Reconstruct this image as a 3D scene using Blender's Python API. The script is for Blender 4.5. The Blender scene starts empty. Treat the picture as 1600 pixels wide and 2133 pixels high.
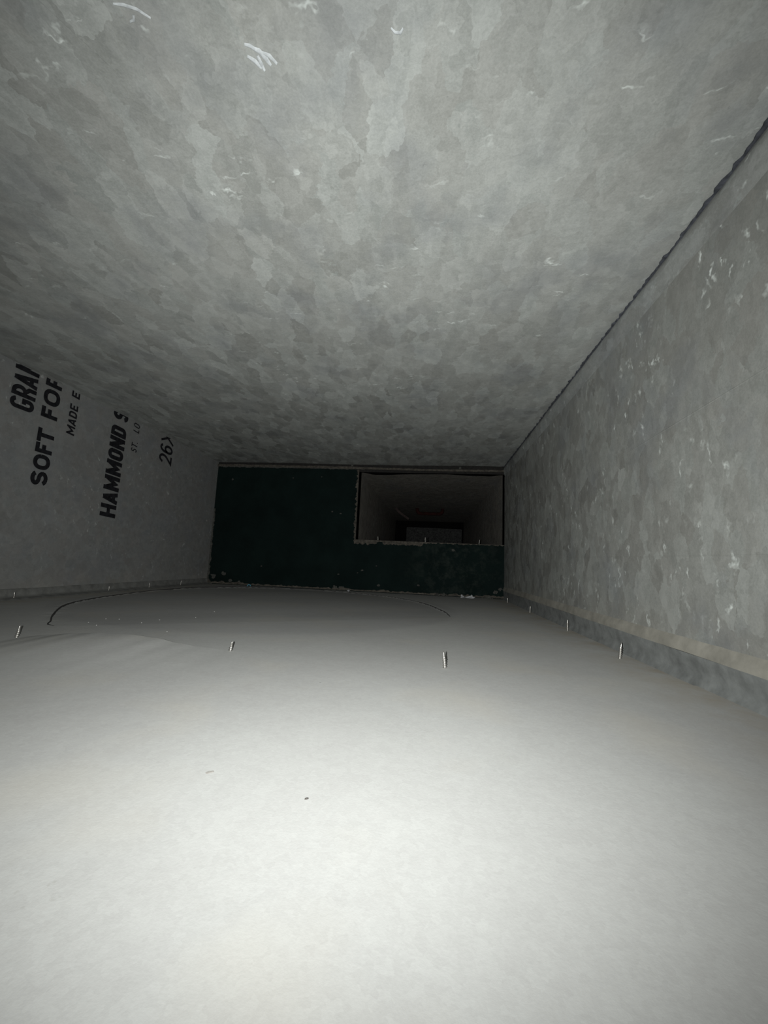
import bpy, bmesh, math, random
from mathutils import Matrix, Vector, noise

random.seed(7)
SC = bpy.context.scene
COL = SC.collection

# ------------------------------------------------------------------ camera
CAM_H = 0.09376
ROT = Matrix(((0.9928435842, -0.1156763082, -0.0296752238),
              (0.1107040985, 0.9846968298, -0.1345984981),
              (0.0447909561, 0.1303500858, 0.9904557665)))   # columns: right, forward, up
right, fwd, up = ROT.col[0], ROT.col[1], ROT.col[2]
cam_data = bpy.data.cameras.new('camera')
cam = bpy.data.objects.new('camera', cam_data)
COL.objects.link(cam)
cam_data.sensor_fit = 'HORIZONTAL'
cam_data.sensor_width = 36.0
cam_data.lens = 36.0 * 819.03 / 1600.0
cam_data.clip_start = 0.005
mw = Matrix.Identity(4)
for i in range(3):
    mw[i][0], mw[i][1], mw[i][2] = right[i], up[i], -fwd[i]
mw.translation = Vector((0, 0, CAM_H))
cam.matrix_world = mw
SC.camera = cam

# ------------------------------------------------------------------ world, light, exposure
world = bpy.data.worlds.new('dark_room')
SC.world = world
world.use_nodes = True
world.node_tree.nodes['Background'].inputs[0].default_value = (0.85, 0.93, 1.0, 1)
world.node_tree.nodes['Background'].inputs[1].default_value = 0.001

# the phone's flash, beside the lens
FLASH_POWER, FLASH_SMOOTH, FLASH_CONE = 42.0, 0.080, 143.0
ld = bpy.data.lights.new('flash', 'SPOT')
ld.energy = 1.0
ld.spot_size = math.radians(FLASH_CONE)
ld.spot_blend = 1.0
ld.shadow_soft_size = 0.0022
ld.color = (0.975, 1.0, 0.99)
ld.use_nodes = True
lt = ld.node_tree
em = lt.nodes['Emission']
fo = lt.nodes.new('ShaderNodeLightFalloff')
fo.inputs['Strength'].default_value = FLASH_POWER
fo.inputs['Smooth'].default_value = FLASH_SMOOTH
lt.links.new(fo.outputs['Quadratic'], em.inputs['Strength'])
flash = bpy.data.objects.new('flash', ld)
COL.objects.link(flash)
fm = mw.copy()
fm.translation = Vector((0, 0, CAM_H)) - right * 0.0165 + up * 0.001
flash.matrix_world = fm @ Matrix.Rotation(0.0317, 4, 'X') @ Matrix.Rotation(-0.0078, 4, 'Y')

SC.view_settings.view_transform = 'Standard'
SC.view_settings.look = 'None'
SC.view_settings.gamma = 1.0
SC.view_settings.exposure = 0.0
SC.view_settings.use_curve_mapping = False

# ------------------------------------------------------------------ duct dimensions
XL, XR, ZC, YB, Y0 = -0.7567, 0.2404, 0.4283, 1.30, -0.50
OX0, OZ0, OZ1 = -0.245, 0.169, 0.404          # opening in the back panel
YI, YF = 2.75, 3.50                           # inner duct end, chamber end


# ------------------------------------------------------------------ helpers
def obj(name, bm, material=None, parent=None, smooth=False):
    me = bpy.data.meshes.new(name)
    bm.normal_update()
    bm.to_mesh(me)
    bm.free()
    if smooth:
        for p in me.polygons:
            p.use_smooth = True
    if material:
        me.materials.append(material)
    o = bpy.data.objects.new(name, me)
    COL.objects.link(o)
    if parent:
        o.parent = parent
    return o


def tag(o, label, cat, group=None):
    o['label'] = label
    o['category'] = cat
    if group:
        o['group'] = group
    return o


def struct(o):
    o['kind'] = 'structure'
    return o


def quad_grid(f, nu, nv):
    """grid mesh of f(u,v), u,v in 0..1"""
    bm = bmesh.new()
    vs = [[bm.verts.new(f(i / nu, j / nv)) for j in range(nv + 1)] for i in range(nu + 1)]
    for i in range(nu):
        for j in range(nv):
            bm.faces.new((vs[i][j], vs[i + 1][j], vs[i + 1][j + 1], vs[i][j + 1]))
    return bm


def add_box(bm, lo, hi):
    x0, y0, z0 = lo
    x1, y1, z1 = hi
    v = [bm.verts.new(p) for p in ((x0, y0, z0), (x1, y0, z0), (x1, y1, z0), (x0, y1, z0),
                                   (x0, y0, z1), (x1, y0, z1), (x1, y1, z1), (x0, y1, z1))]
    for f in ((0, 3, 2, 1), (4, 5, 6, 7), (0, 1, 5, 4), (1, 2, 6, 5), (2, 3, 7, 6), (3, 0, 4, 7)):
        bm.faces.new([v[i] for i in f])


def extrude_profile(pts, axis_a, axis_b, n, wob=0.0, seed=0):
    """sweep a profile [(x,z)] along y from axis_a to axis_b with slight waviness"""
    bm = bmesh.new()
    rows = []
    for i in range(n + 1):
        y = axis_a + (axis_b - axis_a) * i / n
        row = []
        for k, (x, z) in enumerate(pts):
            w = wob * noise.noise(Vector((y * 9, k * 0.7 + seed, seed)))
            w2 = wob * noise.noise(Vector((y * 60, k * 1.3 + seed, seed + 5))) * 0.5
            row.append(bm.verts.new((x + w + w2, y, z + 0.6 * w)))
        rows.append(row)
    for i in range(n):
        for k in range(len(pts) - 1):
            bm.faces.new((rows[i][k], rows[i + 1][k], rows[i + 1][k + 1], rows[i][k + 1]))
    return bm


def ragged_strip(a, b, w_dir, t_dir, wfun, thick, n=60, seed=0, w0fun=None):
    """a solid strip from a to b, width along w_dir given by wfun(t), thickness along t_dir"""
    a, b, w_dir, t_dir = Vector(a), Vector(b), Vector(w_dir), Vector(t_dir)
    bm = bmesh.new()
    rows = []
    for i in range(n + 1):
        t = i / n
        p = a.lerp(b, t)
        w = max(0.0006, wfun(t))
        s = w0fun(t) if w0fun else 0.0
        th = thick * (0.7 + 0.6 * abs(noise.noise(Vector((t * 37, seed, 1.7)))))
        rows.append([bm.verts.new(p + w_dir * s), bm.verts.new(p + w_dir * s + t_dir * th),
                     bm.verts.new(p + w_dir * (s + w) + t_dir * th * 0.8), bm.verts.new(p + w_dir * (s + w))])
    for i in range(n):
        for k in range(4):
            bm.faces.new((rows[i][k], rows[i][(k + 1) % 4], rows[i + 1][(k + 1) % 4], rows[i + 1][k]))
    bm.faces.new(rows[0])
    bm.faces.new(list(reversed(rows[-1])))
    bmesh.ops.recalc_face_normals(bm, faces=bm.faces)
    return bm


def tube(bm, pts, rad, seg=12, taper=None):
    pts = [Vector(p) for p in pts]
    rings = []
    n = len(pts)
    ref = Vector((0, 1, 0.13)).normalized()
    for i, p in enumerate(pts):
        d = (pts[min(i + 1, n - 1)] - pts[max(i - 1, 0)]).normalized()
        u = d.cross(ref)
        if u.length < 1e-3:
            u = d.cross(Vector((1, 0, 0)))
        u.normalize()
        v = d.cross(u)
        r = rad * (taper(i / (n - 1)) if taper else 1)
        rings.append([bm.verts.new(p + (u * math.cos(2 * math.pi * k / seg) + v * math.sin(2 * math.pi * k / seg)) * r)
                      for k in range(seg)])
    for i in range(n - 1):
        for k in range(seg):
            bm.faces.new((rings[i][k], rings[i][(k + 1) % seg], rings[i + 1][(k + 1) % seg], rings[i + 1][k]))
    bm.faces.new(list(reversed(rings[0])))
    bm.faces.new(rings[-1])


def blob(bm, c, size, seed, sub=2, rough=0.45):
    """an irregular crumb"""
    r = bmesh.ops.create_icosphere(bm, subdivisions=sub, radius=1.0)
    for v in r['verts']:
        k = 1 + rough * noise.noise(v.co * 1.6 + Vector((seed * 3.1, seed, 0)))
        v.co = Vector((v.co.x * size[0] * k, v.co.y * size[1] * k, v.co.z * size[2] * k)) + Vector(c)


# ------------------------------------------------------------------ materials
class M:
    def __init__(self, name):
        self.m = bpy.data.materials.new(name)
        self.m.use_nodes = True
        self.t = self.m.node_tree
        self.b = self.t.nodes['Principled BSDF']
        self.tc = self.n('ShaderNodeTexCoord').outputs['Object']

    def n(self, typ, **kw):
        nd = self.t.nodes.new(typ)
        for k, v in kw.items():
            setattr(nd, k, v)
        return nd

    def set(self, node, name, val):
        if hasattr(val, 'is_linked') or isinstance(val, bpy.types.NodeSocket):
            self.t.links.new(val, node.inputs[name])
        else:
            node.inputs[name].default_value = val

    def noise(self, scale, detail=4, rough=0.5, vec=None, col=False):
        nd = self.n('ShaderNodeTexNoise')
        self.set(nd, 'Scale', scale)
        self.set(nd, 'Detail', detail)
        self.set(nd, 'Roughness', rough)
        self.set(nd, 'Vector', vec or self.tc)
        return nd.outputs['Color' if col else 'Fac']

    def vor(self, scale, vec=None, out='Color', rnd=1.0, feature='F1'):
        nd = self.n('ShaderNodeTexVoronoi', feature=feature)
        self.set(nd, 'Scale', scale)
        self.set(nd, 'Randomness', rnd)
        self.set(nd, 'Vector', vec or self.tc)
        return nd.outputs[out]

    def math(self, op, a, b=0.0, clamp=False):
        nd = self.n('ShaderNodeMath', operation=op, use_clamp=clamp)
        self.set(nd, 0, a)
        self.set(nd, 1, b)
        return nd.outputs[0]

    def vmath(self, op, a, b=None, scale=None):
        nd = self.n('ShaderNodeVectorMath', operation=op)
        self.set(nd, 0, a)
        if b is not None:
            self.set(nd, 1, b)
        if scale is not None:
            self.set(nd, 'Scale', scale)
        return nd.outputs['Value' if op in ('LENGTH', 'DISTANCE', 'DOT_PRODUCT') else 'Vector']

    def ramp(self, fac, lo, hi, to0=0.0, to1=1.0):
        nd = self.n('ShaderNodeMapRange', clamp=True)
        self.set(nd, 'Value', fac)
        self.set(nd, 'From Min', lo)
        self.set(nd, 'From Max', hi)
        self.set(nd, 'To Min', to0)
        self.set(nd, 'To Max', to1)
        return nd.outputs['Result']

    def mix(self, fac, a, b):
        nd = self.n('ShaderNodeMix', data_type='RGBA')
        self.set(nd, 0, fac)
        self.set(nd, 6, a)
        self.set(nd, 7, b)
        return nd.outputs[2]

    def sep(self, v):
        nd = self.n('ShaderNodeSeparateXYZ')
        self.set(nd, 0, v)
        return nd.outputs

    def scale(self, v, s):
        return self.vmath('MULTIPLY', v, s)

    def bump(self, h, strength, dist, normal=None):
        nd = self.n('ShaderNodeBump')
        self.set(nd, 'Height', h)
        self.set(nd, 'Strength', strength)
        self.set(nd, 'Distance', dist)
        if normal is not None:
            self.set(nd, 'Normal', normal)
        return nd.outputs[0]

    def base(self, c):
        self.set(self.b, 'Base Color', c)


def rgb(r, g, b):
    return (r, g, b, 1)


def galvanized(name, dark=(0.155, 0.1624, 0.1519), light=(0.2232, 0.2306, 0.2182), cell=44, metallic=0.18, dust=0.0,
               stretch=(1, 1, 1), tilt=0.16, glints=0.9, drag=0.016, dash=(0.5, 2.6, 1.0), gcell=95, gth=0.92):
    """zinc spangle: feathery crystals that differ a little in tone and tilt"""
    m = M(name)
    base = m.scale(m.tc, stretch)
    warp = m.vmath('SUBTRACT', m.noise(55, 3, 0.6, col=True), (0.5, 0.5, 0.5))
    v = m.vmath('ADD', base, m.vmath('SCALE', warp, scale=drag))
    warp2 = m.vmath('SUBTRACT', m.noise(220, 2, 0.6, col=True), (0.5, 0.5, 0.5))
    v = m.vmath('ADD', v, m.vmath('SCALE', warp2, scale=0.0022))
    c1 = m.vor(cell, v)
    c2 = m.vor(cell * 2.3, v)
    s1, s2 = m.sep(c1), m.sep(c2)
    d1 = m.vor(cell, v, 'Distance')
    tone = m.math('ADD', m.math('MULTIPLY', s1[0], 0.34), m.math('MULTIPLY', s2[0], 0.30))
    tone = m.math('ADD', tone, m.math('MULTIPLY', m.ramp(d1, 0.0, 0.7), m.math('MULTIPLY', s1[2], 0.42)))
    tone = m.math('ADD', tone, m.math('MULTIPLY', m.math('SUBTRACT', m.noise(130, 5, 0.7), 0.42), 0.7))
    big = m.noise(5, 4, 0.55)
    tone = m.math('ADD', tone, m.math('MULTIPLY', m.math('SUBTRACT', big, 0.5), 1.1))
    fine = m.noise(600, 2, 0.7)
    streak = m.noise(120, 4, 0.7, m.vmath('MULTIPLY', m.vmath('ADD', m.tc, m.vmath('SCALE', warp, scale=0.02)), dash))
    tone = m.math('ADD', tone, m.math('MULTIPLY', m.math('SUBTRACT', streak, 0.5), 0.9))
    fleck = m.sep(m.vor(cell * 5.5, v))[0]
    tone = m.math('ADD', tone, m.math('MULTIPLY', m.math('SUBTRACT', fleck, 0.5), 0.22))
    tone = m.math('ADD', tone, m.math('MULTIPLY', m.math('SUBTRACT', fine, 0.5), 1.1), True)
    col = m.mix(tone, rgb(*dark), rgb(*light))
    # hue drift between crystals
    col = m.mix(m.math('MULTIPLY', s1[1], 0.14), col, rgb(0.2232, 0.1922, 0.1674))
    # glints painted into the base colour: short soft bright dashes
    gv = m.vmath('MULTIPLY', m.vmath('ADD', m.tc, m.vmath('SCALE', warp, scale=0.03)), dash)
    gsel = m.ramp(m.sep(m.vor(gcell, gv))[0], gth, gth + 0.03)
    gd = m.ramp(m.vor(gcell, gv, 'Distance'), 0.50, 0.10)
    gm = m.math('MULTIPLY', m.math('MULTIPLY', gsel, gd), m.ramp(m.noise(9, 2), 0.42, 0.58))
    gm = m.math('MULTIPLY', gm, m.ramp(m.noise(130, 3, 0.6), 0.35, 0.6))
    col = m.mix(m.math('MULTIPLY', gm, glints), col, rgb(0.4588, 0.4836, 0.4588))
    sc = m.math('MULTIPLY', m.ramp(m.noise(13, 4, 0.6, m.vmath('ADD', m.tc, (2.2, 5.1, 0.7))), 0.50, 0.68), 0.32)
    col = m.mix(sc, col, rgb(0.095, 0.102, 0.112))
    # pits and dark scuffs
    pit = m.ramp(m.noise(95, 5, 0.7), 0.70, 0.78)
    col = m.mix(m.math('MULTIPLY', pit, 0.45), col, rgb(0.062, 0.0651, 0.062))
    if dust:
        dz = m.sep(m.tc)[2]
        dm = m.math('MULTIPLY', m.ramp(dz, 0.0, 0.07, 1, 0), m.ramp(m.noise(18, 4), 0.3, 0.7))
        col = m.mix(m.math('MULTIPLY', dm, dust), col, rgb(0.2108, 0.1922, 0.155))
    m.base(col)
    m.set(m.b, 'Metallic', metallic)
    m.set(m.b, 'Roughness', m.ramp(s2[1], 0, 1, 0.42, 0.62))
    nrm = m.n('ShaderNodeNewGeometry').outputs['Normal']
    t = m.vmath('SCALE', m.vmath('SUBTRACT', c1, (0.5, 0.5, 0.5)), scale=tilt)
    nn = m.vmath('NORMALIZE', m.vmath('ADD', nrm, t))
    m.set(m.b, 'Normal', m.bump(fine, 0.12, 0.0006, nn))
    return m


def plain(name, c, rough=0.7, metallic=0.0, var=0.35, scale=80, bump=0.0, spec=0.2):
    m = M(name)
    f = m.noise(scale, 5, 0.6)
    m.base(m.mix(m.ramp(f, 0.3, 0.7), rgb(*[x * (1 - var) for x in c]), rgb(*[min(1, x * (1 + var)) for x in c])))
    m.set(m.b, 'Roughness', rough)
    m.set(m.b, 'Metallic', metallic)
    m.set(m.b, 'Specular IOR Level', spec)
    if bump:
        m.set(m.b, 'Normal', m.bump(f, bump, 0.002))
    return m.m


def make_floor_mat():
    m = M('dusty_zinc_floor')
    big = m.noise(6, 4, 0.5)
    med = m.noise(60, 5, 0.6)
    grain = m.noise(900, 2, 0.7)
    cells = m.sep(m.vor(420, m.vmath('ADD', m.tc, m.vmath('SCALE', m.noise(300, 2, col=True), scale=0.004))))[0]
    tone = m.math('ADD', m.math('MULTIPLY', big, 0.5), m.math('MULTIPLY', med, 0.22))
    tone = m.math('ADD', tone, m.math('MULTIPLY', grain, 0.2))
    tone = m.math('ADD', tone, m.math('MULTIPLY', cells, 0.10))
    col = m.mix(m.ramp(tone, 0.3, 0.75), rgb(0.217, 0.2145, 0.2058), rgb(0.2759, 0.2778, 0.2654))
    warm = m.ramp(m.noise(9, 3, 0.5, m.vmath('ADD', m.tc, (4, 2, 1))), 0.52, 0.72)
    col = m.mix(m.math('MULTIPLY', warm, 0.3), col, rgb(0.2914, 0.2697, 0.2232))
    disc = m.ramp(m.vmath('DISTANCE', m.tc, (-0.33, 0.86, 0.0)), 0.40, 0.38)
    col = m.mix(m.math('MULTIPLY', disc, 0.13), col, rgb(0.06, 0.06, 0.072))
    # brownish dust gathered along the two side walls
    x = m.sep(m.tc)[0]
    edge = m.math('MAXIMUM', m.ramp(x, XR - 0.07, XR - 0.005), m.ramp(x, XL + 0.10, XL + 0.01))
    edge = m.math('MULTIPLY', edge, m.ramp(m.noise(22, 4, 0.6), 0.35, 0.65))
    col = m.mix(m.math('MULTIPLY', edge, 0.7), col, rgb(0.2046, 0.1767, 0.1333))
    # scattered dark pits near the front left
    p = m.math('MULTIPLY', m.ramp(m.noise(260, 2, 0.5), 0.66, 0.74),
               m.ramp(m.vmath('DISTANCE', m.tc, (-0.115, 0.10, 0.0)), 0.03, 0.012))
    col = m.mix(m.math('MULTIPLY', p, 0.35), col, rgb(0.155, 0.1488, 0.1302))
    m.base(col)
    m.set(m.b, 'Roughness', 0.9)
    m.set(m.b, 'Specular IOR Level', 0.08)
    m.set(m.b, 'Normal', m.bump(m.math('ADD', grain, m.math('MULTIPLY', med, 1.5)), 0.07, 0.0006))
    return m.m


def make_panel_mat():
    m = M('dark_green_paint')
    n1 = m.noise(14, 5, 0.6)
    col = m.mix(m.ramp(n1, 0.35, 0.7), rgb(0.0017, 0.0041, 0.0037), rgb(0.0030, 0.0066, 0.0059))
    # scuffed, dusty patch on the lower right
    d = m.ramp(m.vmath('DISTANCE', m.tc, (0.09, YB, 0.09)), 0.20, 0.05)
    sc = m.math('MULTIPLY', d, m.ramp(m.noise(45, 6, 0.7), 0.47, 0.66))
    col = m.mix(m.math('MULTIPLY', sc, 0.75), col, rgb(0.0124, 0.01612, 0.01364))
    ch = m.ramp(m.noise(70, 3, 0.6, m.vmath('ADD', m.tc, (7, 1, 3))), 0.74, 0.77)
    col = m.mix(m.math('MULTIPLY', ch, 0.5), col, rgb(0.031, 0.031, 0.0279))
    m.base(col)
    m.set(m.b, 'Roughness', 0.85)
    m.set(m.b, 'Specular IOR Level', 0.05)
    m.set(m.b, 'Normal', m.bump(m.noise(160, 4, 0.6), 0.25, 0.002))
    return m.m


def make_block_mat():
    m = M('grey_concrete')
    sp = m.noise(110, 4, 0.75)
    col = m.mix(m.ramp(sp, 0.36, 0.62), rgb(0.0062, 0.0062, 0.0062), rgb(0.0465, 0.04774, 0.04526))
    m.base(col)
    m.set(m.b, 'Roughness', 0.95)
    m.set(m.b, 'Normal', m.bump(sp, 0.6, 0.006))
    return m.m


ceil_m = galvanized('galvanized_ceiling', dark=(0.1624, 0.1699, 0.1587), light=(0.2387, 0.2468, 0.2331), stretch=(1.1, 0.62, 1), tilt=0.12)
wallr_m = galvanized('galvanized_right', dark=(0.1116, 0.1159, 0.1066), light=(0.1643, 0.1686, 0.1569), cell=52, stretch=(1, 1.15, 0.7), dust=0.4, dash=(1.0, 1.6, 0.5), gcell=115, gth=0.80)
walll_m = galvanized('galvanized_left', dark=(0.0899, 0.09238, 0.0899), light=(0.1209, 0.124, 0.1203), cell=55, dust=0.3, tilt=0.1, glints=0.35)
# two creases and white smears on the ceiling are separate geometry; finish the metals
CEIL, WALLR, WALLL = ceil_m.m, wallr_m.m, walll_m.m
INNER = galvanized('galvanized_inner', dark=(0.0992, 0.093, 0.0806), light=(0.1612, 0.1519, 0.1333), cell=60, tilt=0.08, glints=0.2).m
FLANGEL = plain('dull_zinc_flange_left', (0.075, 0.075, 0.070), 0.8, 0.05, 0.3, 60, 0.1)
FLANGE = plain('dull_zinc_flange', (0.108, 0.112, 0.108), 0.6, 0.2, 0.3, 60, 0.1)
DUSTY = plain('dusty_flange_top', (0.1333, 0.1271, 0.1085), 0.8, 0.0, 0.25, 45, 0.1)
FOLD = galvanized('galvanized_fold', dark=(0.118, 0.125, 0.118), light=(0.182, 0.19, 0.182), cell=60, stretch=(1, 0.7, 1), dash=(1.0, 0.6, 1.6), gcell=90, gth=0.80).m
SEAL = plain('black_sealant', (0.0279, 0.02976, 0.03472), 0.8, 0.0, 0.5, 160, 0.4)
GAP = plain('dark_gap', (0.00744, 0.00682, 0.0062), 0.95, 0.0, 0.4, 120)
SEAMM = plain('seam_gap_shade', (0.022, 0.021, 0.020), 0.95, 0.0, 0.5, 90)  # near-black colour stands in for shade inside the open seam
TAN = plain('frayed_tan_edge', (0.0341, 0.03038, 0.0248), 0.95, 0.0, 0.55, 120, 0.5)
TANL = plain('pale_plaster_crumb', (0.030, 0.030, 0.0265), 0.95, 0.0, 0.5, 200, 0.5)
WHITE = plain('white_plaster', (0.2232, 0.2232, 0.2294), 0.9, 0.0, 0.35, 300, 0.3)
SMEAR = plain('white_smear', (0.265, 0.278, 0.28), 0.75, 0.0, 0.25, 260, 0.2)
INK = plain('black_ink', (0.0075, 0.0075, 0.0085), 0.95, 0.0, 0.5, 140, 0.0, 0.03)
SCREWM = plain('zinc_screw', (0.27, 0.26, 0.24), 0.38, 0.85, 0.15, 900, 0.0, 0.5)
BLUE = plain('blue_plastic', (0.031, 0.124, 0.1674), 0.5, 0.0, 0.2, 200)
RUST = plain('red_rust', (0.0150, 0.0026, 0.0017), 0.9, 0.1, 0.5, 60, 0.3)
STRAP = plain('pinkish_strap', (0.0300, 0.0205, 0.0185), 0.8, 0.2, 0.3, 90)
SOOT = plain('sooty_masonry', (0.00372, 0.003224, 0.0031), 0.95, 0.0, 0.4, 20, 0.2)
SPECK = plain('white_lint', (0.30, 0.295, 0.285), 0.9, 0.0, 0.1, 400)
DARKBIT = plain('dark_grit', (0.0372, 0.0341, 0.031), 0.9, 0.0, 0.3, 400)
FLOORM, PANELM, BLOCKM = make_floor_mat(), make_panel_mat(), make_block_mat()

# ------------------------------------------------------------------ floor: far sheet with the round seam
ARC = [(-.461, .456), (-.476, .462), (-.496, .485), (-.535, .525), (-.605, .609), (-.646, .683), (-.678, .793), (-.700, .96), (-.672, 1.12),
       (-.575, 1.235), (-.44, 1.278), (-.302, 1.270), (-.129, 1.190), (-.025, 1.066), (.032, .888), (.046, .772)]


def catmull(pts, per=8):
    P = [Vector((p[0], p[1], 0)) for p in pts]
    P = [P[0] * 2 - P[1]] + P + [P[-1] * 2 - P[-2]]
    out = []
    for i in range(1, len(P) - 2):
        for k in range(per):
            t = k / per
            a, b, c, d = P[i - 1], P[i], P[i + 1], P[i + 2]
            out.append(0.5 * ((2 * b) + (c - a) * t + (2 * a - 5 * b + 4 * c - d) * t * t + (3 * b - a - 3 * c + d) * t ** 3))
    out.append(P[-2])
    return out


ARCP = catmull(ARC, 8)


def inside(x, y):
    r = False
    n = len(ARCP)
    j = n - 1
    for i in range(n):
        a, b = ARCP[i], ARCP[j]
        if (a.y > y) != (b.y > y) and x < (b.x - a.x) * (y - a.y) / (b.y - a.y) + a.x:
            r = not r
        j = i
    return r


def sm(t):
    t = max(0.0, min(1.0, t))
    return t * t * (3 - 2 * t)


STEP = 0.0022
c0, c1 = ARCP[0], ARCP[-1]
cn = Vector((-(c1.y - c0.y), c1.x - c0.x, 0)).normalized()


def dip(x, y):
    d = (Vector((x, y, 0)) - c0).dot(cn)
    return STEP * sm((d + 0.03) / 0.16)


def wave(x, y):
    e = sm(min(x - XL, XR - x) / 0.05) * sm((YB - y) / 0.06)
    return 0.0012 * noise.noise(Vector((x * 5, y * 4, 0.3))) * e


def far_h(x, y):
    h = wave(x, y) * 0.6 - 0.0006
    if inside(x, y):
        h -= dip(x, y)
    return h


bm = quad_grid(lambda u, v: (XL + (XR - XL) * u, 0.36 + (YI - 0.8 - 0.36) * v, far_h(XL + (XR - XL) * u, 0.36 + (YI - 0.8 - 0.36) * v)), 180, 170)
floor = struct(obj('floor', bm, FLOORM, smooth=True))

# lip of the round seam, coloured dark as the shade in its gap
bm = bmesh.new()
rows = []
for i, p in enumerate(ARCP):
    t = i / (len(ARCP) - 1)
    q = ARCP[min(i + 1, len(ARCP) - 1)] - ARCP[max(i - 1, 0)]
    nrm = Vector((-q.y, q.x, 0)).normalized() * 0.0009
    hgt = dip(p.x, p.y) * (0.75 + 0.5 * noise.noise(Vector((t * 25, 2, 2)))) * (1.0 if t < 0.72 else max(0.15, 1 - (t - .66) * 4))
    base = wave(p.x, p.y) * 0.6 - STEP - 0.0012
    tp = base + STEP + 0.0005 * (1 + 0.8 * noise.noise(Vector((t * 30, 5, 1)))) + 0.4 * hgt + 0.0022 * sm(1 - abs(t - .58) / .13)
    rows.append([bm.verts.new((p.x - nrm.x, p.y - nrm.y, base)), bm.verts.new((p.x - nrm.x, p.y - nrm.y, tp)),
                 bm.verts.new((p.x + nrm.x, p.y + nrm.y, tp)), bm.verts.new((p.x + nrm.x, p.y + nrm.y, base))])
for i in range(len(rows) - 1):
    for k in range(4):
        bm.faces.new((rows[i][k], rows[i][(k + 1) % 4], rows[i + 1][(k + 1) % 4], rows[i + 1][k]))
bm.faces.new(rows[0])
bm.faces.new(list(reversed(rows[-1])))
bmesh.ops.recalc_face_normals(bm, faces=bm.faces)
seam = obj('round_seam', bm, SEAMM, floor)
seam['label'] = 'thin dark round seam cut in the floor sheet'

# near sheet, its far edge lapped over and buckled up between two screws
XE = [(-.7567, .386, 0), (-.46, .386, 0), (-.424, .390, 0), (-.404, .398, .0015), (-.38, .402, .0038), (-.35, .404, .0056), (-.315, .404, .0062),
      (-.284, .402, .0049), (-.255, .397, .0026), (-.23, .394, .0012), (-.2, .392, .0003), (-.14, .393, .0004), (-.09, .392, .0004), (-.02, .390, 0), (.2404, .390, 0)]


def edge(x):
    for (a, b) in zip(XE, XE[1:]):
        if x <= b[0]:
            t = sm((x - a[0]) / (b[0] - a[0]))
            return a[1] + (b[1] - a[1]) * t, a[2] + (b[2] - a[2]) * t
    return XE[-1][1], XE[-1][2]


def near_h(u, v):
    x = XL + (XR - XL) * u
    ye, ze = edge(x)
    # finer rows near the edge
    s = 1 - (1 - v) ** 1.8
    y = Y0 + (ye - Y0) * s
    fall = math.exp(-((ye - y) / 0.085) ** 2)
    return (x, y, wave(x, y) * 0.6 + 0.0002 + ze * fall)


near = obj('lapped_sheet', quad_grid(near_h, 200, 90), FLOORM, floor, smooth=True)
near['label'] = 'near floor sheet whose far edge buckles up between two screws'

# ------------------------------------------------------------------ ceiling and side walls
def ceil_f(u, v):
    x = XL + (XR - XL) * u
    y = Y0 + (YB - Y0) * v
    e = sm(min(x - XL, XR - x) / 0.08)
    return (x, y, ZC + 0.0022 * e * noise.noise(Vector((x * 4, y * 3.5, 4.2))))


ceiling = struct(obj('ceiling', quad_grid(ceil_f, 90, 150), CEIL, smooth=True))


def wr_f(u, v):
    y = Y0 + (YB - Y0) * u
    z = 0.030 + (ZC - 0.034 - 0.030) * v
    e = sm(min(v, 1 - v) / 0.12)
    return (XR + 0.0016 * e * noise.noise(Vector((y * 4, z * 6, 9.2))), y, z)


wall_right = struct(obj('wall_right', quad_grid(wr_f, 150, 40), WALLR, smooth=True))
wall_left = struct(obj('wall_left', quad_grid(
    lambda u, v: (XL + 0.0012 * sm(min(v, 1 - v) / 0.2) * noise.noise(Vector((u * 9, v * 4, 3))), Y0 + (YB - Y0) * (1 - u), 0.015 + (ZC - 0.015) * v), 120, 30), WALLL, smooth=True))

# creases pressed into the right wall: shallow raised ribs
def rib(name, pts, rad, mat, parent, seed=0):
    b = bmesh.new()
    tube(b, pts, rad, 8, lambda t: 0.6 + 0.4 * math.sin(math.pi * min(1, max(0, t))) ** 0.5)
    return obj(name, b, mat, parent, smooth=True)


def line3(a, b, n=14):
    a, b = Vector(a), Vector(b)
    return [a.lerp(b, i / n) for i in range(n + 1)]


def on_right(y, z, lift):
    p = wr_f((y - Y0) / (YB - Y0), (z - 0.030) / (ZC - 0.064))
    return (p[0] + lift, p[1], p[2])


def on_ceiling(x, y, lift):
    p = ceil_f((x - XL) / (XR - XL), (y - Y0) / (YB - Y0))
    return (p[0], p[1], p[2] + lift)


for (ya, za, yb, zb) in ((.20, .2495, .60, .2405), (.10, .1085, .86, .1215)):
    rib('crease', [on_right(ya + (yb - ya) * k / 24, za + (zb - za) * k / 24, .0009) for k in range(25)], .0012, WALLR, wall_right)
rib('crease', [on_ceiling(-.330 + .16 * k / 24, .02 + .30 * k / 24, .0013) for k in range(25)], .0014, CEIL, ceiling)

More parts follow.
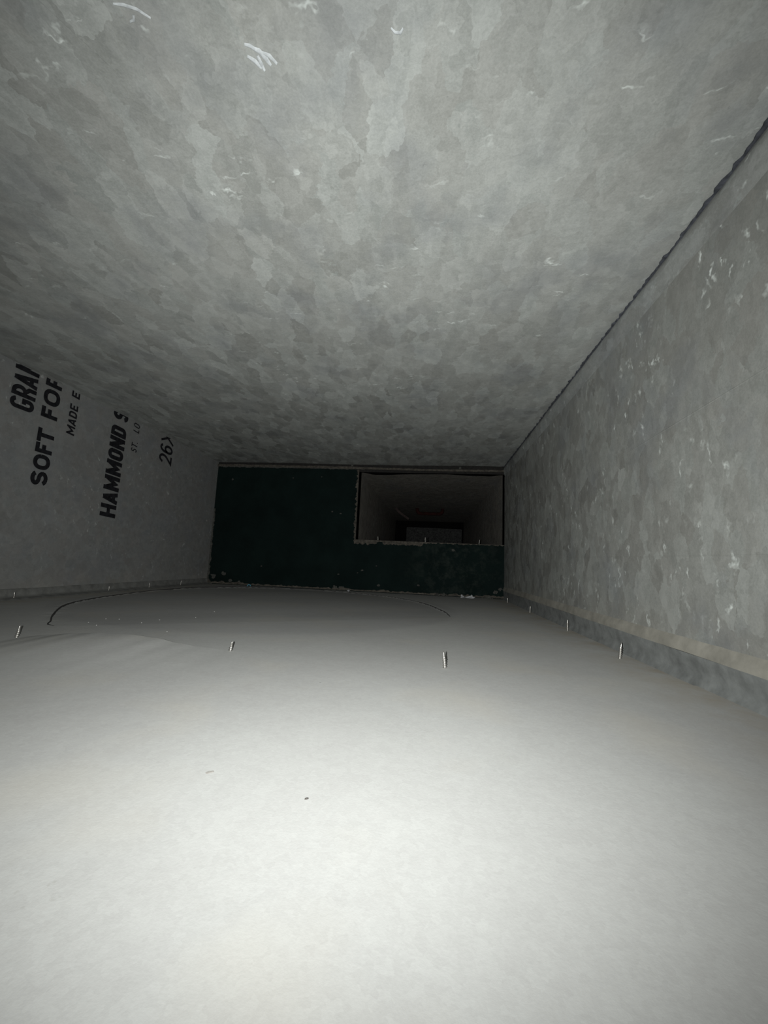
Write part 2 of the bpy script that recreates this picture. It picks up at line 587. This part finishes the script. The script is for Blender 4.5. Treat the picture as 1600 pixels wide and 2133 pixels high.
# white smears wiped on the ceiling, and scratches
def smear(strokes, label):
    b = bmesh.new()
    for pts, w in strokes:
        n = len(pts)
        prev = None
        for i, (x, y) in enumerate(pts):
            a = Vector(pts[max(0, i - 1)])
            c = Vector(pts[min(n - 1, i + 1)])
            d = (c - a).normalized()
            nn = Vector((-d.y, d.x))
            ww = w * 0.8 * (0.35 + 0.65 * math.sin(math.pi * (i + 0.4) / (n - 0.2)))
            z = ceil_f((x - XL) / (XR - XL), (y - Y0) / (YB - Y0))[2]
            cur = [b.verts.new((x + nn.x * ww, y + nn.y * ww, z - 0.0002)), b.verts.new((x, y, z - 0.0011)),
                   b.verts.new((x - nn.x * ww, y - nn.y * ww, z - 0.0002))]
            if prev:
                for k in range(2):
                    b.faces.new((prev[k], prev[k + 1], cur[k + 1], cur[k]))
            prev = cur
    o = obj('paint_smear', b, SMEAR, ceiling, smooth=True)
    o['label'] = label


smear([([(-.126, .205), (-.122, .207), (-.119, .211), (-.117, .215)], .0022),
       ([(-.131, .209), (-.127, .212), (-.124, .216)], .0019),
       ([(-.124, .209), (-.1235, .213), (-.1225, .2175)], .0017),
       ([(-.120, .208), (-.116, .210), (-.1125, .2145)], .0018),
       ([(-.130, .203), (-.127, .204), (-.1235, .206)], .0016)], 'white fan-shaped paint smear on the ceiling')
smear([([(-.203, .178), (-.197, .179), (-.190, .1815), (-.184, .186)], .0013),
       ([(-.1985, .1865), (-.1955, .186), (-.194, .1835)], .0011)], 'white hooked paint smear near the front of the ceiling')
smear([([(-.0335, .2030), (-.031, .2055), (-.0275, .2060), (-.0255, .2038)], .0012)], 'small white curled smear on the ceiling')

# dark sealant bead and bright fold along the ceiling's right-hand corner
trim = struct(obj('trim_1', extrude_profile(
    [(XR + .0010, ZC - .035), (XR - .0002, ZC - .030), (XR - .0014, ZC - .023), (XR - .0034, ZC - .016), (XR - .0036, ZC - .010), (XR - .0022, ZC - .005), (XR - .0004, ZC - .001)],
    Y0, YB, 200, 0.0012, 3), FOLD, smooth=True))
bead = obj('sealant_bead', ragged_strip((XR + .001, Y0, ZC - .0008), (XR + .001, YB, ZC - .0008), (-1, 0, 0), (0, 0, -1),
           lambda t: 0.0040 + 0.0030 * noise.noise(Vector((t * 260, 1, 1))) + 0.0034 * max(0, noise.noise(Vector((t * 110, 8, 1)))) + 0.0022 * noise.noise(Vector((t * 25, 4, 1))), 0.0028, 700, 3), SEAL, trim)
bead['label'] = 'black ragged sealant along the ceiling corner'
# flange along the foot of the right-hand wall
trim2 = struct(obj('trim_2', extrude_profile(
    [(XR - .0034, .0255), (XR - .0028, .022), (XR - .0008, .012), (XR - .0006, .006), (XR - .0030, .002), (XR - .0045, -.001)],
    Y0, YB, 140, 0.0008, 11), FLANGE, smooth=True))
t2 = obj('flange_top', extrude_profile([(XR + .0004, .0390), (XR - .0016, .0345), (XR - .0032, .0300), (XR - .0034, .0255)], Y0, YB, 140, 0.0007, 11), DUSTY, trim2, smooth=True)
t2['label'] = 'dusty yellowish upper edge of the flange'
# flange along the foot of the left-hand wall
trim3 = struct(obj('trim_3', extrude_profile(
    [(XL + .022, -.0005), (XL + .018, .0022), (XL + .0045, .0035), (XL + .0030, .0075), (XL + .0030, .0150), (XL - .0004, .0185)],
    Y0, YB - .003, 140, 0.0009, 21), FLANGEL, smooth=True))

# ------------------------------------------------------------------ back panel (L-shaped, dark green)
bm = bmesh.new()
add_box(bm, (XL - .004, YB, -.004), (OX0, YB + .012, .4150))
add_box(bm, (OX0, YB, -.004), (XR + .004, YB + .012, OZ0))
wall_back = struct(obj('wall_back', bm, PANELM))


def part(name, b, m, parent, label=None):
    o = obj(name, b, m, parent)
    if label:
        o['label'] = label
    return o


def nz(t, f, s):
    return noise.noise(Vector((t * f, s, s * .37)))


part('frayed_edge', ragged_strip((OX0 + .001, YB - .0002, OZ0 - .006), (OX0 + .001, YB - .0002, OZ1 + .005), (-1, 0, 0), (0, -1, 0),
     lambda t: .0062 + .006 * nz(t, 30, 2) + .004 * nz(t, 90, 5), .004, 120, 2), TAN, wall_back, 'frayed tan upright edge of the cut opening')
part('frayed_edge', ragged_strip((OX0 - .004, YB - .0002, OZ0 + .001), (XR, YB - .0002, OZ0 + .001), (0, 0, -1), (0, -1, 0),
     lambda t: (.011 if t < .47 else .004 if t < .52 else .0022) + (.010 if t < .5 else .004) * abs(nz(t, 26, 6)) + .003 * nz(t, 90, 7) - (.008 if .16 < t < .2 else 0),
     .003, 180, 4), TAN, wall_back, 'frayed tan lower edge of the cut opening')
part('frayed_edge', ragged_strip((XL + .001, YB - .0002, .0), (XL + .001, YB - .0002, .26), (1, 0, 0), (0, -1, 0),
     lambda t: .004 + .010 * max(0, nz(t, 17, 3) + .3) * (1 - t) + .003 * nz(t, 70, 1), .004, 90, 9), TANL, wall_back, 'flaking grey seal at the left end')
part('frayed_edge', ragged_strip((XL, YB - .0002, .0015), (XR, YB - .0002, .0015), (0, 0, 1), (0, -1, 0),
     lambda t: .0045 + .007 * max(0, nz(t, 30, 13) + .05) + .004 * nz(t, 110, 3) + (.012 * max(0, nz(t, 60, 8)) if t < .12 or t > .93 else 0), .005, 260, 8), TAN, wall_back,
     'crumbling tan seal along the foot of the panel')
for (x, z, r) in ((-.734, .026, .011), (-.700, .036, .010), (-.672, .014, .009), (-.640, .010, .006), (-.305, .010, .010), (-.283, .010, .009),
                  (-.565, .067, .004), (-.296, .053, .004), (-.232, .060, .0035), (-.217, .069, .0045), (-.170, .085, .003),
                  (-.698, .367, .006), (-.476, .376, .004), (-.375, .382, .003), (.080, .147, .007), (-.30, .256, .004), (-.33, .262, .004), (-.03, .030, .006),
                  (.215, .020, .009), (.228, .030, .008), (-.160, .022, .006)):
    b = bmesh.new()
    blob(b, (x, YB - .0006, z), (r * .72, .0022, r * .55), x * 17 + z, 2, 1.1)
    part('plaster_chip', b, TANL, wall_back)

# header flange over panel and opening
trim4 = struct(obj('trim_4', ragged_strip((XL, YB - .003, .4125), (XR, YB - .003, .4085), (0, 0, 1), (0, -1, 0),
      lambda t: .0068 + .0014 * nz(t, 22, 4) + .0012 * nz(t, 80, 2), .0045, 160, 6,
      lambda t: (0.004 * math.sin(t * 6) * .35)), TAN))
part('frayed_edge', ragged_strip((XL, YB - .0032, .4140), (OX0 + .02, YB - .0032, .4128), (0, 0, -1), (0, -1, 0),
      lambda t: .0030 + .004 * max(0, nz(t, 30, 14)) + .002 * nz(t, 90, 3), .003, 120, 8), TANL, trim4)
bm = bmesh.new()
add_box(bm, (XL - .002, YB + .001, .4152), (OX0, YB + .003, ZC + .003))
add_box(bm, (OX0, YB + .001, .402), (XR + .002, YB + .003, ZC + .003))
gap_board = part('gap_backing', bm, GAP, trim4, 'black backing coloured as the shaded gap behind the header strip')  # added black board, its colour standing in for the gap's shadow

# ------------------------------------------------------------------ inner duct behind the opening
IX0, IX1, IZ0, IZ1 = -.2365, .2350, .166, .4005


def inner_ceiling(u, v):
    x = IX0 + (IX1 - IX0) * u
    y = YB + .004 + (YI - YB - .004) * v
    sag = .0065 * (0.6 + .5 * math.sin(u * 7.5 + .6) + .5 * nz(u, 5, 3)) * math.exp(-v * 9)
    return (x, y, IZ1 - sag * sm(min(u, 1 - u) / .1))


struct(obj('ceiling_inner', quad_grid(inner_ceiling, 50, 40), INNER, smooth=True))
struct(obj('wall_inner_left', quad_grid(lambda u, v: (IX0 + .0015 * nz(v, 5, 2) * math.exp(-u * 6), YB + .004 + (YI - YB) * (1 - u), IZ0 + (IZ1 - IZ0) * v), 20, 20), INNER))
struct(obj('wall_inner_right', quad_grid(lambda u, v: (IX1, YB + .004 + (YI - YB) * u, IZ0 + (IZ1 - IZ0) * v), 20, 20), INNER))
bm = bmesh.new()
add_box(bm, (-.9, YB + .0125, IZ0 - .01), (.9, YF, IZ0))
struct(obj('floor_inner', bm, SOOT))
bm = bmesh.new()
add_box(bm, (-.9, YF, IZ0 - .01), (.9, YF + .02, 1.0))
struct(obj('wall_inner_back', bm, SOOT))
bm = bmesh.new()
add_box(bm, (-.9, YI, .72), (.9, YF, .74))
struct(obj('ceiling_chamber', bm, SOOT))
for nm, x0, x1 in (('wall_chamber_left', -.92, -.9), ('wall_chamber_right', .9, .92)):
    bm = bmesh.new()
    add_box(bm, (x0, YI, IZ0 - .01), (x1, YF, .74))
    struct(obj(nm, bm, SOOT))
# chamber's front face around the end of the inner duct
bm = bmesh.new()
for lo, hi in (((-.9, YI, IZ0), (IX0 - .001, YI + .01, .72)), ((IX1 + .001, YI, IZ0), (.9, YI + .01, .72)), ((IX0 - .001, YI, IZ1 + .001), (IX1 + .001, YI + .01, .72))):
    add_box(bm, lo, hi)
struct(obj('wall_chamber_front', bm, SOOT))

# concrete block at the far end
bm = bmesh.new()
bmesh.ops.create_cube(bm, size=1.0)
bmesh.ops.scale(bm, vec=(.389, .19, .193), verts=bm.verts)
bmesh.ops.bevel(bm, geom=bm.edges[:], offset=.004, segments=2, affect='EDGES')
bmesh.ops.subdivide_edges(bm, edges=[e for e in bm.edges if e.calc_length() > .1], cuts=14, use_grid_fill=True)
for v in bm.verts:
    v.co += v.normal * .0015 * noise.noise(v.co * 60)
block = obj('concrete_block', bm, BLOCKM)
block.location = (.0325, 2.895, IZ0 + .0978)
block.rotation_euler = (0, .012, 0)
tag(block, 'grey speckled concrete block lying deep inside the dark inner duct', 'concrete block')

# rusty pipe bend in the chamber beyond
bm = bmesh.new()
pp = [(-.068, 2.12, .4015), (-.068, 2.12, .392)]
for k in range(1, 9):
    a = math.pi / 2 * k / 8
    pp.append((-.068 + .020 * (1 - math.cos(a)), 2.12, .392 - .020 * math.sin(a)))
for k in range(9):
    a = math.pi / 2 * (1 - k / 8)
    pp.append((.068 - .020 * (1 - math.cos(a)), 2.12, .392 - .020 * math.sin(a)))
pp.append((.068, 2.12, .4015))
tube(bm, pp, .009, 14)
tag(obj('rusty_pipe', bm, RUST, smooth=True), 'dim rusty red pipe bend hanging from the inner duct ceiling above the concrete block', 'pipe')
bm = bmesh.new()
ragged = [(-.185, 2.13, .4016), (-.180, 2.13, .392), (-.168, 2.13, .379), (-.150, 2.13, .366), (-.130, 2.13, .353), (-.112, 2.13, .341)]
prev = None
for (x, y, z) in [(-.187, 2.13, .4052)] + ragged:
    cur = [bm.verts.new((x - .003, y - .002, z - .005)), bm.verts.new((x + .003, y - .002, z + .005)),
           bm.verts.new((x + .003, y + .0015, z + .005)), bm.verts.new((x - .003, y + .0015, z - .005))]
    if prev:
        for k in range(4):
            bm.faces.new((prev[k], prev[(k + 1) % 4], cur[(k + 1) % 4], cur[k]))
    else:
        bm.faces.new(cur)
    prev = cur
bm.faces.new(list(reversed(prev)))
bmesh.ops.recalc_face_normals(bm, faces=bm.faces)
tag(obj('hanger_strap', bm, STRAP), 'pale pinkish metal strap slanting down at the far left end of the inner duct', 'strap')

# ------------------------------------------------------------------ printing on the left-hand wall
def arc(cx, cy, rx, ry, a0, a1, n=9):
    return [(cx + rx * math.cos(math.radians(a0 + (a1 - a0) * k / n)), cy + ry * math.sin(math.radians(a0 + (a1 - a0) * k / n))) for k in range(n + 1)]


def glyph(ch, w, t):
    """strokes (centre lines) of a capital of height 1, width w and pen width t"""
    l, r, b, u, c = t / 2, w - t / 2, t / 2, 1 - t / 2, w / 2
    rx = r - c
    q = min(rx, .30)
    if ch == 'H':
        return [[(l, 0), (l, 1)], [(r, 0), (r, 1)], [(l, .5), (r, .5)]]
    if ch == 'A':
        return [[(l, 0), (c, u + .05)], [(r, 0), (c, u + .05)], [(l + .16 * w, .27), (r - .16 * w, .27)]]
    if ch == 'M':
        return [[(l, 0), (l, 1)], [(r, 0), (r, 1)], [(l, u), (c, .30), (r, u)]]
    if ch == 'N':
        return [[(l, 0), (l, 1)], [(r, 0), (r, 1)], [(l, u), (r, b)]]
    if ch == 'O':
        return [arc(r - q, u - q, q, q, 0, 90, 6) + arc(l + q, u - q, q, q, 90, 180, 6) + arc(l + q, b + q, q, q, 180, 270, 6) + arc(r - q, b + q, q, q, 270, 360, 6) + [(r, u - q)]]
    if ch == 'D':
        return [[(l, 0), (l, 1)], [(l, u), (r - q, u)] + arc(r - q, u - q, q, q, 90, 0, 6) + arc(r - q, b + q, q, q, 0, -90, 6) + [(l, b)]]
    if ch == 'G':
        return [arc(r - q, u - q, q, q, 10, 90, 6) + arc(l + q, u - q, q, q, 90, 180, 6) + arc(l + q, b + q, q, q, 180, 270, 6) + arc(r - q, b + q, q, q, 270, 360, 6) + [(r, .44), (c, .44)]]
    if ch == 'R':
        k = (u - .46) / 2
        return [[(l, 0), (l, 1)], [(l, u), (r - k * .8, u)] + arc(r - k * .8, u - k, k * .8, k, 90, -90, 8) + [(l, .46)], [(c, .46), (r, .30), (r, 0)]]
    if ch == 'F':
        return [[(l, 0), (l, 1)], [(l, u), (w, u)], [(l, .5), (w * .86, .5)]]
    if ch == 'E':
        return [[(l, 0), (l, 1)], [(l, u), (w, u)], [(l, .5), (w * .86, .5)], [(l, b), (w, b)]]
    if ch == 'T':
        return [[(c, 0), (c, 1)], [(0, u), (w, u)]]
    if ch == 'L':
        return [[(l, 0), (l, 1)], [(l, b), (w, b)]]
    if ch == 'U':
        return [[(l, 1), (l, b + q)] + arc(l + q, b + q, q, q, 180, 270, 6) + arc(r - q, b + q, q, q, 270, 360, 6) + [(r, 1)]]
    if ch == 'S':
        k1, k2 = (u - .52) / 2, (.52 - b) / 2
        return [arc(c, u - k1, rx, k1, 15, 255, 12) + arc(c, b + k2, rx, k2, 80, -165, 12)]
    if ch == '2':
        return [arc(c, u - .27, rx, .27, 170, -20, 10) + [(r - .10 * w, .46), (l + .06 * w, b), (w, b)]]
    if ch == '6':
        k = .27
        return [arc(c, u - .30, rx, .30, 35, 180, 9) + [(l, b + k)] + arc(c, b + k, rx, k, 180, 520, 16)]
    if ch == 'X':
        return [[(0, 0), (w, 1)], [(w, 0), (0, 1)]]
    return [[(0, b), (w, b)]]


def printed(chars, y_base, y_top, t, label, shear=0.0):
    """letters run up the wall, their tops towards the front; cut off where the ceiling sheet covers them.
    chars: (character, start height, end height)"""
    bm = bmesh.new()
    H = y_base - y_top
    layer = 0
    for ch, z0, z1 in chars:
        w = (z1 - z0) / H
        for path in glyph(ch, w, t):
            layer += 1
            xx = XL + 0.00125 + (layer % 5) * 0.00007
            pts = [Vector(p) for p in path]
            pts = [p for k, p in enumerate(pts) if k == 0 or (p - pts[k - 1]).length > 1e-4]
            prev = None
            for k, p in enumerate(pts):
                d0 = (p - pts[k - 1]).normalized() if k else (pts[1] - p).normalized()
                d1 = (pts[k + 1] - p).normalized() if k < len(pts) - 1 else d0
                d = (d0 + d1).normalized()
                n = Vector((-d.y, d.x)) * (t / 2) / max(0.45, d.dot(d0))
                cur = []
                for q in (p - n, p + n):
                    q = Vector((q.x, min(1.0, max(0.0, q.y))))
                    cur.append(bm.verts.new((xx, y_base - q.y * H, z0 + (q.x + shear * q.y) * H)))
                if prev:
                    bm.faces.new((prev[0], cur[0], cur[1], prev[1]))
                prev = cur
    bmesh.ops.bisect_plane(bm, geom=bm.verts[:] + bm.edges[:] + bm.faces[:], plane_co=(0, 0, ZC - .0012), plane_no=(0, 0, 1), clear_outer=True)
    for f in bm.faces:
        f.normal_update()
        if f.normal.x < 0:
            f.normal_flip()
    o = obj('printed_line', bm, INK, wall_left)
    o['label'] = label


printed([('G', .346, .3675), ('R', .3695, .3905), ('A', .3915, .4145), ('N', .4175, .4390)], .638, .594, .175, 'black printed letters GRAN cut off by the ceiling')
printed([('S', .2145, .2420), ('O', .2455, .2750), ('F', .2780, .2975), ('T', .2995, .3265), ('F', .3490, .3705), ('O', .3755, .4080), ('R', .4130, .4400)],
        .686, .652, .235, 'black printed words SOFT FOR')
printed([('M', .3325, .3510), ('A', .3525, .3675), ('D', .3695, .3825), ('E', .3855, .3975), ('E', .4130, .4260)], .728, .709, .20, 'small black printed words MADE E', .08)
printed([('H', .173, .203), ('A', .2045, .234), ('M', .2365, .2710), ('M', .2740, .3085), ('O', .3110, .3370), ('N', .3395, .3665), ('D', .3690, .3940), ('S', .4100, .4340)],
        .866, .820, .215, 'large bold black printed name HAMMOND S', .05)
printed([('S', .3475, .3560), ('T', .3585, .3695), ('.', .3715, .3740), ('L', .3990, .4075), ('O', .4105, .4215)], .907, .887, .13, 'small thin black printed letters ST. LO', .12)
printed([('2', .347, .3725), ('6', .3770, .4020), ('X', .4080, .4370)], 1.045, .991, .125, 'thin black printed figures 26 with half a sign', .08)

# ------------------------------------------------------------------ screws
def screw_shank():
    bm = bmesh.new()
    seg, n = 14, 66
    L = .0125
    rings = []
    for i in range(n + 1):
        z = -.0035 + (L + .0035) * i / n
        ring = []
        for k in range(seg):
            a = 2 * math.pi * k / seg
            ph = ((z / .0021) - k / seg) % 1.0
            tri = max(0.0, 1 - abs(ph - .5) / .30)
            fade = sm((L - z) / .0025)
            r = .00142 - .00014 * i / n + .00075 * tri * fade
            ring.append(bm.verts.new((r * math.cos(a), r * math.sin(a), z)))
        rings.append(ring)
    for i in range(n):
        for k in range(seg):
            bm.faces.new((rings[i][k], rings[i][(k + 1) % seg], rings[i + 1][(k + 1) % seg], rings[i + 1][k]))
    bm.faces.new(list(reversed(rings[0])))
    bm.faces.new(rings[-1])
    return bm


def screw_tip():
    bm = bmesh.new()
    prof = [(.0124, .00128, .00128), (.0130, .00128, .0009), (.0150, .00120, .0007), (.0162, .00108, .0006), (.0176, .0001, .0001)]
    rings = [[bm.verts.new((rx * math.cos(2 * math.pi * k / 10), ry * math.sin(2 * math.pi * k / 10), z)) for k in range(10)] for z, rx, ry in prof]
    for i in range(len(prof) - 1):
        for k in range(10):
            bm.faces.new((rings[i][k], rings[i][(k + 1) % 10], rings[i + 1][(k + 1) % 10], rings[i + 1][k]))
    bm.faces.new(list(reversed(rings[0])))
    bm.faces.new(rings[-1])
    return bm


proto = bpy.data.objects.new('sheet_metal_screw', None)
proto.empty_display_size = .01
COL.objects.link(proto)
shank = obj('threaded_shank', screw_shank(), SCREWM, proto, smooth=True)
tipo = obj('drill_tip', screw_tip(), SCREWM, proto, smooth=True)
SCREWS = [
    ((.0182, .3843, 0), (.0165, .3843, .0158), 'upright shiny screw standing alone in the middle of the floor, right of the leaning one'),
    ((-.1943, .3888, 0), (-.1915, .3870, .0105), 'short screw leaning right at the end of the buckled sheet edge'),
    ((-.4260, .3804, 0), (-.4232, .3804, .0128), 'threaded screw on the floor at the left edge of the photo'),
    ((.2180, .4892, 0), (.2202, .4892, .0175), 'largest threaded screw beside the right-hand wall flange, nearest of its row'),
    ((.2275, .6875, 0), (.2278, .6875, .0183), 'second nearest screw in the row beside the right-hand wall'),
    ((.2297, .9351, 0), (.2306, .9351, .0155), 'third screw from the front beside the right-hand wall'),
    ((.2275, 1.1788, 0), (.2276, 1.1788, .0130), 'tiny farthest screw beside the right-hand wall, near the green panel'),
    ((-.7447, .6485, .001), (-.7436, .6485, .0135), 'dim screw on the left wall flange, nearest the left edge of the photo'),
    ((-.7447, .8636, .001), (-.7436, .8636, .0135), 'dim screw on the left wall flange, below the printed letter H'),
    ((-.7447, .9990, .001), (-.7422, .9990, .0155), 'dim screw on the left wall flange, second from the green panel'),
    ((-.7447, 1.1361, .001), (-.7431, 1.1361, .0165), 'faint screw on the left wall flange, closest to the green panel'),
    ((-.1693, 1.306, .168), (-.1701, 1.306, .1853), 'screw tip on the lower lip of the opening, leftmost of three'),
    ((-.0118, 1.306, .168), (-.0124, 1.306, .1882), 'screw tip on the lower lip in front of the concrete block'),
    ((.1612, 1.306, .168), (.1640, 1.306, .1867), 'screw tip on the lower lip of the opening, rightmost of three'),
]
for i, (b, t, lab) in enumerate(SCREWS):
    if i == 0:
        r, kids = proto, None
    else:
        r = proto.copy()
        COL.objects.link(r)
        for c in (shank, tipo):
            k = c.copy()
            COL.objects.link(k)
            k.parent = r
    d = Vector(t) - Vector(b)
    r.location = b
    q = d.to_track_quat('Z', 'Y')
    r.rotation_mode = 'QUATERNION'
    r.rotation_quaternion = q
    s = d.length / .0176
    # screws of one size driven to different depths: sink rather than shrink
    r.location = Vector(b) + d.normalized() * (d.length - .0176) if s < 1 else b
    if s > 1:
        r.location = Vector(t) - d.normalized() * .0176
    tag(r, lab, 'screw', 'self-drilling screws through the sheet metal')

# two fastener heads on the header strip
for (x, z, lab) in ((-.268, .4215, 'small fastener head on the header strip above the corner of the opening'),
                    (.095, .4185, 'small fastener head on the header strip above the opening, towards the right')):
    bm = bmesh.new()
    bmesh.ops.create_cone(bm, cap_ends=True, segments=6, radius1=.0048, radius2=.0044, depth=.005)
    bmesh.ops.rotate(bm, cent=(0, 0, 0), matrix=Matrix.Rotation(math.pi / 2, 3, 'X'), verts=bm.verts)
    bmesh.ops.bevel(bm, geom=bm.edges[:], offset=.0006, segments=1, affect='EDGES')
    bmesh.ops.create_cone(bm, cap_ends=True, segments=12, radius1=.0016, radius2=.0008, depth=.012, matrix=Matrix.Translation((0, 0, .005)))
    o = obj('header_fastener', bm, TANL)
    o.location = (x, YB - .0095, z)
    tag(o, lab, 'fastener', 'fasteners on the header strip')

# ------------------------------------------------------------------ debris
def debris(name, c, size, seed, mat, label, cat, group=None, sub=2, rough=.7):
    b = bmesh.new()
    blob(b, (0, 0, 0), size, seed, sub, rough)
    o = obj(name, b, mat)
    o.location = (c[0], c[1], c[2] + size[2] * .75)
    o.rotation_euler = (0, 0, seed)
    tag(o, label, cat, group)
    return o


zf = -.0006
debris('plaster_crumb', (.110, 1.272, zf), (.009, .006, .0030), 1.3, WHITE, 'flat white plaster crumb at the foot of the green panel, left half of the heap', 'plaster crumb')
debris('plaster_crumb', (.133, 1.270, zf), (.015, .007, .0036), 2.6, WHITE, 'largest white plaster crumb at the foot of the green panel', 'plaster crumb')
debris('plaster_crumb', (.1075, 1.280, zf + .004), (.0028, .0028, .0030), .4, WHITE, 'small white cube of plaster on the left of the white heap', 'plaster crumb')
debris('plaster_crumb', (.138, 1.280, zf + .004), (.0034, .003, .0032), .9, WHITE, 'small white cube of plaster on the right of the white heap', 'plaster crumb')
debris('plaster_crumb', (.052, 1.281, zf), (.0075, .005, .0065), 4.1, TANL, 'grey plaster crumb left of the white heap by the green panel', 'plaster crumb')
debris('plaster_crumb', (.032, 1.282, zf), (.012, .005, .0048), 5.2, TANL, 'long grey plaster crumb farthest left of the white heap', 'plaster crumb')
debris('plaster_crumb', (.188, 1.281, zf), (.018, .005, .0045), 6.3, TANL, 'dull grey plaster flake between the white heap and the right wall', 'plaster crumb')
debris('plaster_crumb', (-.255, 1.281, zf), (.0045, .004, .0035), 7.7, WHITE, 'lone white plaster crumb at the panel foot below the opening corner', 'plaster crumb')

# blue ring
bm = bmesh.new()
R1, R2 = .0045, .0017
rows = []
for i in range(20):
    a = 2 * math.pi * i / 20
    rows.append([bm.verts.new(((R1 + R2 * math.cos(2 * math.pi * k / 10)) * math.cos(a), R2 * math.sin(2 * math.pi * k / 10),
                               (R1 + R2 * math.cos(2 * math.pi * k / 10)) * math.sin(a))) for k in range(10)])
for i in range(20):
    for k in range(10):
        bm.faces.new((rows[i][k], rows[(i + 1) % 20][k], rows[(i + 1) % 20][(k + 1) % 10], rows[i][(k + 1) % 10]))
bmesh.ops.recalc_face_normals(bm, faces=bm.faces)
ring = obj('plastic_ring', bm, BLUE, smooth=True)
ring.location = (-.584, 1.258, -.0042 + R1 + R2 - .0005)
ring.rotation_euler = (-.25, 0, .2)
tag(ring, 'tiny blue plastic ring standing on the floor against the green panel', 'ring')

for i, (x, y) in enumerate([(-.369, .668), (-.386, .512), (-.385, .547), (-.420, .475), (-.355, .589), (-.315, .464), (-.448, .493), (-.455, .530), (-.437, .533)]):
    debris('dust_speck', (x, y, far_h(x, y) - .0003), (.0008, .0008, .0005), i * .8, SPECK,
           'tiny white dust speck on the grey floor inside the round seam', 'dust speck', 'white dust specks inside the round seam', 1, .5)
debris('grit', (-.045, .165, .0001), (.0008, .0005, .0004), .6, DARKBIT, 'tiny dark grit on the bright near floor', 'grit', None, 1, .5)
debris('lint', (-.080, .311, .0001), (.0016, .0005, .0004), .5, DARKBIT, 'short dark lint on the floor between the two middle screws', 'lint', None, 1, .5)
debris('dried_drop', (-.092, .1755, -.0001), (.0026, .0019, .00028), .7, plain('pale_dried_drop', (0.20, 0.19, 0.175), 0.6, 0.0, 0.2, 300),
       'pale dried drop on the near floor, left of the dark grit', 'dried drop', None, 2, .35)
